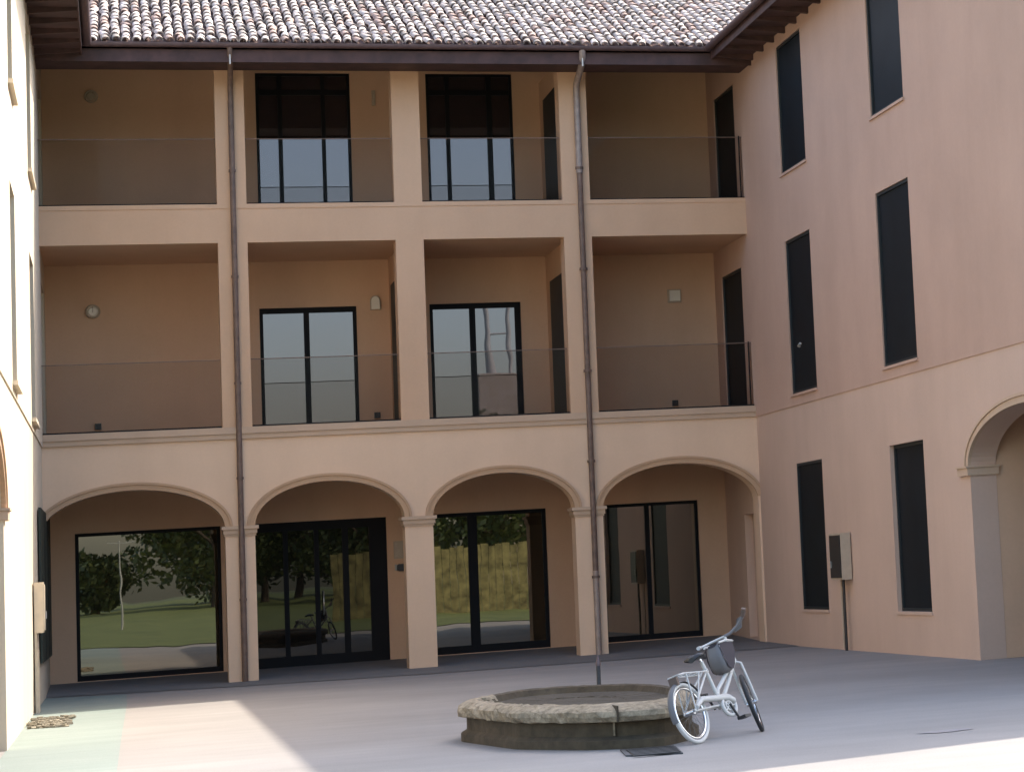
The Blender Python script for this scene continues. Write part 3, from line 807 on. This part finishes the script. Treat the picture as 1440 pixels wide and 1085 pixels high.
# child seat between saddle and bars
def shrink(m): m.v = [(.75-(.75-x)*.66, y*.85, z) for x, y, z in m.v]
m = MB()
rows = []
for x, z, w in ((.47, .79, .06), (.455, .72, .075), (.46, .63, .08), (.50, .58, .08), (.58, .565, .08), (.66, .585, .07)):
    rows.append([(x+.03, -w, z+.03), (x+.005, -w*.92, z), (x, -w*.5, z-.01), (x, 0, z-.012), (x, w*.5, z-.01), (x+.005, w*.92, z), (x+.03, w, z+.03)])
m.grid(rows); m.grid([[(p[0]-.012, p[1]*1.08, p[2]-.012) for p in r_] for r_ in rows])
shrink(m); cs_ = bp('child_seat', m, 'shell')
m = MB(); rows = [[(x+.02, -w*.8, z+.02), (x+.045, -w*.4, z+.02), (x+.05, 0, z+.02), (x+.045, w*.4, z+.02), (x+.02, w*.8, z+.02)] for x, z, w in ((.475, .785, .07), (.46, .70, .09), (.47, .63, .09), (.51, .585, .09), (.58, .57, .09), (.65, .585, .08))]
m.grid(rows); shrink(m); bp('padding', m, 'pad', cs_)
m = MB()
for s in (-1, 1):
    m.grid([[(.47, s*.085, .79), (.60, s*.10, .80), (.74, s*.095, .79)], [(.465, s*.10, .68), (.60, s*.11, .67), (.72, s*.10, .70)], [(.50, s*.10, .58), (.58, s*.105, .56), (.66, s*.09, .60)]])
shrink(m); bp('side_guard', m, 'pad', cs_)
m = MB(); m.tube([(.47, .09, .80), (.60, .105, .812), (.74, .10, .80), (.765, .0, .80), (.74, -.10, .80), (.60, -.105, .812), (.47, -.09, .80)], .010, 8); shrink(m); bp('seat_rim', m, 'white', cs_)

# ------------------------------------------------------------------ what lies behind the camera (seen in the glass)
def tree(x, y, h, r, label, k):
    z0 = .02+.0105*(-28.9-y)
    t = thing('broadleaf_tree', label, 'tree', (x, y, z0), 'trees beyond the lawn')
    m = MB(); m.tube([(x, y, z0-.1), (x+.1, y, z0+h*.25), (x-.05, y, z0+h*.5), (x, y, z0+h*.8)], [.22, .17, .12, .04], 8)
    for j in range(5):
        th = j*1.3; m.tube([(x, y, z0+h*(.25+.08*j)), (x+r*.6*math.cos(th), y+r*.6*math.sin(th), z0+h*(.45+.08*j))], [.09, .03], 6)
    build('trunk', m, M['bark'], t)
    m = MB(); rng = random.Random(k)
    cl = [(x+rng.gauss(0, r*.42), y+rng.gauss(0, r*.42), z0+h*rng.uniform(.22, .95), r*rng.uniform(.25, .45)) for _ in range(22)]
    for cx, cy, cz, cr in cl:
        for _ in range(230):
            d = Vector((rng.gauss(0, 1), rng.gauss(0, 1), rng.gauss(0, .8))).normalized()*cr*rng.uniform(.5, 1.05)
            p = Vector((cx, cy, cz))+d; a = Vector((rng.gauss(0, 1), rng.gauss(0, 1), rng.gauss(0, 1))).normalized()*rng.uniform(.11, .22); b = a.orthogonal().normalized()*rng.uniform(.07, .15)
            m.face([p-a, p+b, p+a, p-b], tint=rng.random())
    build('crown', m, M['leaf'], t)
kinds = [(-14, -92, 4.5, 3.6), (-7.5, -94, 3.0, 2.6), (-2.9, -90, 2.5, 2.0), (2.6, -82, 7.5, 3.4), (5, -86, 7.2, 3.8), (9.5, -80, 6.8, 3.6), (14.5, -74, 6.5, 3.4), (20, -84, 8, 4), (29, -88, 7.5, 4.2), (4.2, -97, 6.5, 3.4), (3, -98, 7, 3.8), (7.2, -96, 7, 3.8), (11.8, -92, 7, 3.8)]
for k, (x, y, h, r) in enumerate(kinds):
    tree(x, y, h, r, ['low broad tree farthest left beyond the lawn', 'second low tree from the left beyond the lawn', 'smallest round tree beyond the lawn', 'tallest tree beyond the lawn, opposite the left arch', 'tall tree beside the tallest one beyond the lawn', 'middle tree beyond the lawn, opposite the entrance', 'bushy tree behind the board fence', 'large tree right of the board fence', 'large tree farthest right beyond the lawn', 'rear tree behind the smallest round one', 'rear tree filling the gap beside the tallest tree', 'rear tree behind the middle of the lawn', 'rear tree behind the fence end'][k], 40+k)
t = thing('lamp_post', 'slim pale post with a cross bar at the lawn edge', 'post', (-1.56, -50, .25))
m = MB(); m.tube([(-1.56, -50, .1), (-1.56, -50, 3.4)], [.035, .022], 8); build('pole', m, M['palepaint'], t)
m = MB(); m.box(-2.0, -1.1, -50.02, -49.98, 3.31, 3.34); build('cross_bar', m, M['palepaint'], t)
t = thing('garden_fence', 'weathered vertical board fence across the lawn', 'fence', (9, -42, .2))
m = MB()
for k in range(44): x = 5.0+k*.26; m.box(x, x+.245, -42.02, -41.98, .1, 2.4+.05*math.sin(k*2.1))
build('boards', m, M['oldwood'], t)
m = MB(); m.box(5.0, 16.4, -42.08, -42.03, .7, .8); m.box(5.0, 16.4, -42.08, -42.03, 1.9, 2.0); build('rails', m, M['oldwood'], t)
t = thing('brick_tower', 'pale brick tower with a tapering mast far beyond the trees', 'tower', (18.9, -101.5, 0))
m = MB(); m.hexa([(17.4, -103, 0), (21, -103, 0), (21, -100, 0), (17.4, -100, 0), (17.6, -102.8, 12.6), (20.8, -102.8, 12.6), (20.8, -100.2, 12.6), (17.6, -100.2, 12.6)]); build('shaft', m, M['tower'], t)
m = MB(); m.tube([(18.4, -101.5, 12.6), (18.2, -101.5, 16), (18.0, -101.5, 21)], [.28, .16, .08], 8); m.tube([(19.6, -101.5, 12.6), (19.6, -101.5, 16.5)], .12, 6); m.tube([(18.2, -101.5, 15), (19.6, -101.5, 15)], .07, 6); build('mast', m, M['palepaint'], t)

# ------------------------------------------------------------------ light
W = bpy.data.worlds.new('World'); S.world = W; W.use_nodes = True
t = W.node_tree; bg = t.nodes['Background']
sky = t.nodes.new('ShaderNodeTexSky'); sky.sky_type = 'NISHITA'; sky.sun_disc = False
sd = Vector((.79, .50, 1.0)); el = math.atan2(1, math.hypot(sd.x, sd.y)); az = math.atan2(sd.x, sd.y)
sky.sun_elevation = el; sky.sun_rotation = az; sky.altitude = 200; sky.air_density = 1.2; sky.dust_density = 3.5
t.links.new(sky.outputs['Color'], bg.inputs['Color']); bg.inputs['Strength'].default_value = .15
sun = bpy.data.lights.new('Sun', 'SUN'); sun.energy = 2.15; sun.angle = math.radians(.5); sun.color = (1, .91, .78)
so = bpy.data.objects.new('Sun', sun); COL.objects.link(so); so.rotation_euler = (-sd).to_track_quat('-Z', 'Y').to_euler(); so.location = (20, 10, 30)

# ------------------------------------------------------------------ camera
cam = bpy.data.cameras.new('Camera'); co = bpy.data.objects.new('Camera', cam); COL.objects.link(co)
yaw, pit, rol = .3688, .1091, -.0627
fw = Vector((math.sin(yaw)*math.cos(pit), math.cos(yaw)*math.cos(pit), math.sin(pit))); rt = Vector((math.cos(yaw), -math.sin(yaw), 0)); up = rt.cross(fw)
r2 = rt*math.cos(rol)+up*math.sin(rol); u2 = -rt*math.sin(rol)+up*math.cos(rol)
mw = Matrix((r2, u2, -fw)).transposed().to_4x4(); mw.translation = (-1.5253, -42.932, 1.5056); co.matrix_world = mw
cam.sensor_fit = 'HORIZONTAL'; cam.sensor_width = 36; cam.lens = 3615.7561/1440*36; cam.shift_x = -830.6976/1440; cam.shift_y = -191.2/1440
cam.clip_start = .1; cam.clip_end = 3000
S.camera = co
S.render.resolution_x = 1024; S.render.resolution_y = 771
S.view_settings.view_transform = 'Standard'; S.view_settings.look = 'None'; S.view_settings.gamma = 1; S.view_settings.exposure = 1.95
S.cycles.max_bounces = 10; S.cycles.diffuse_bounces = 6
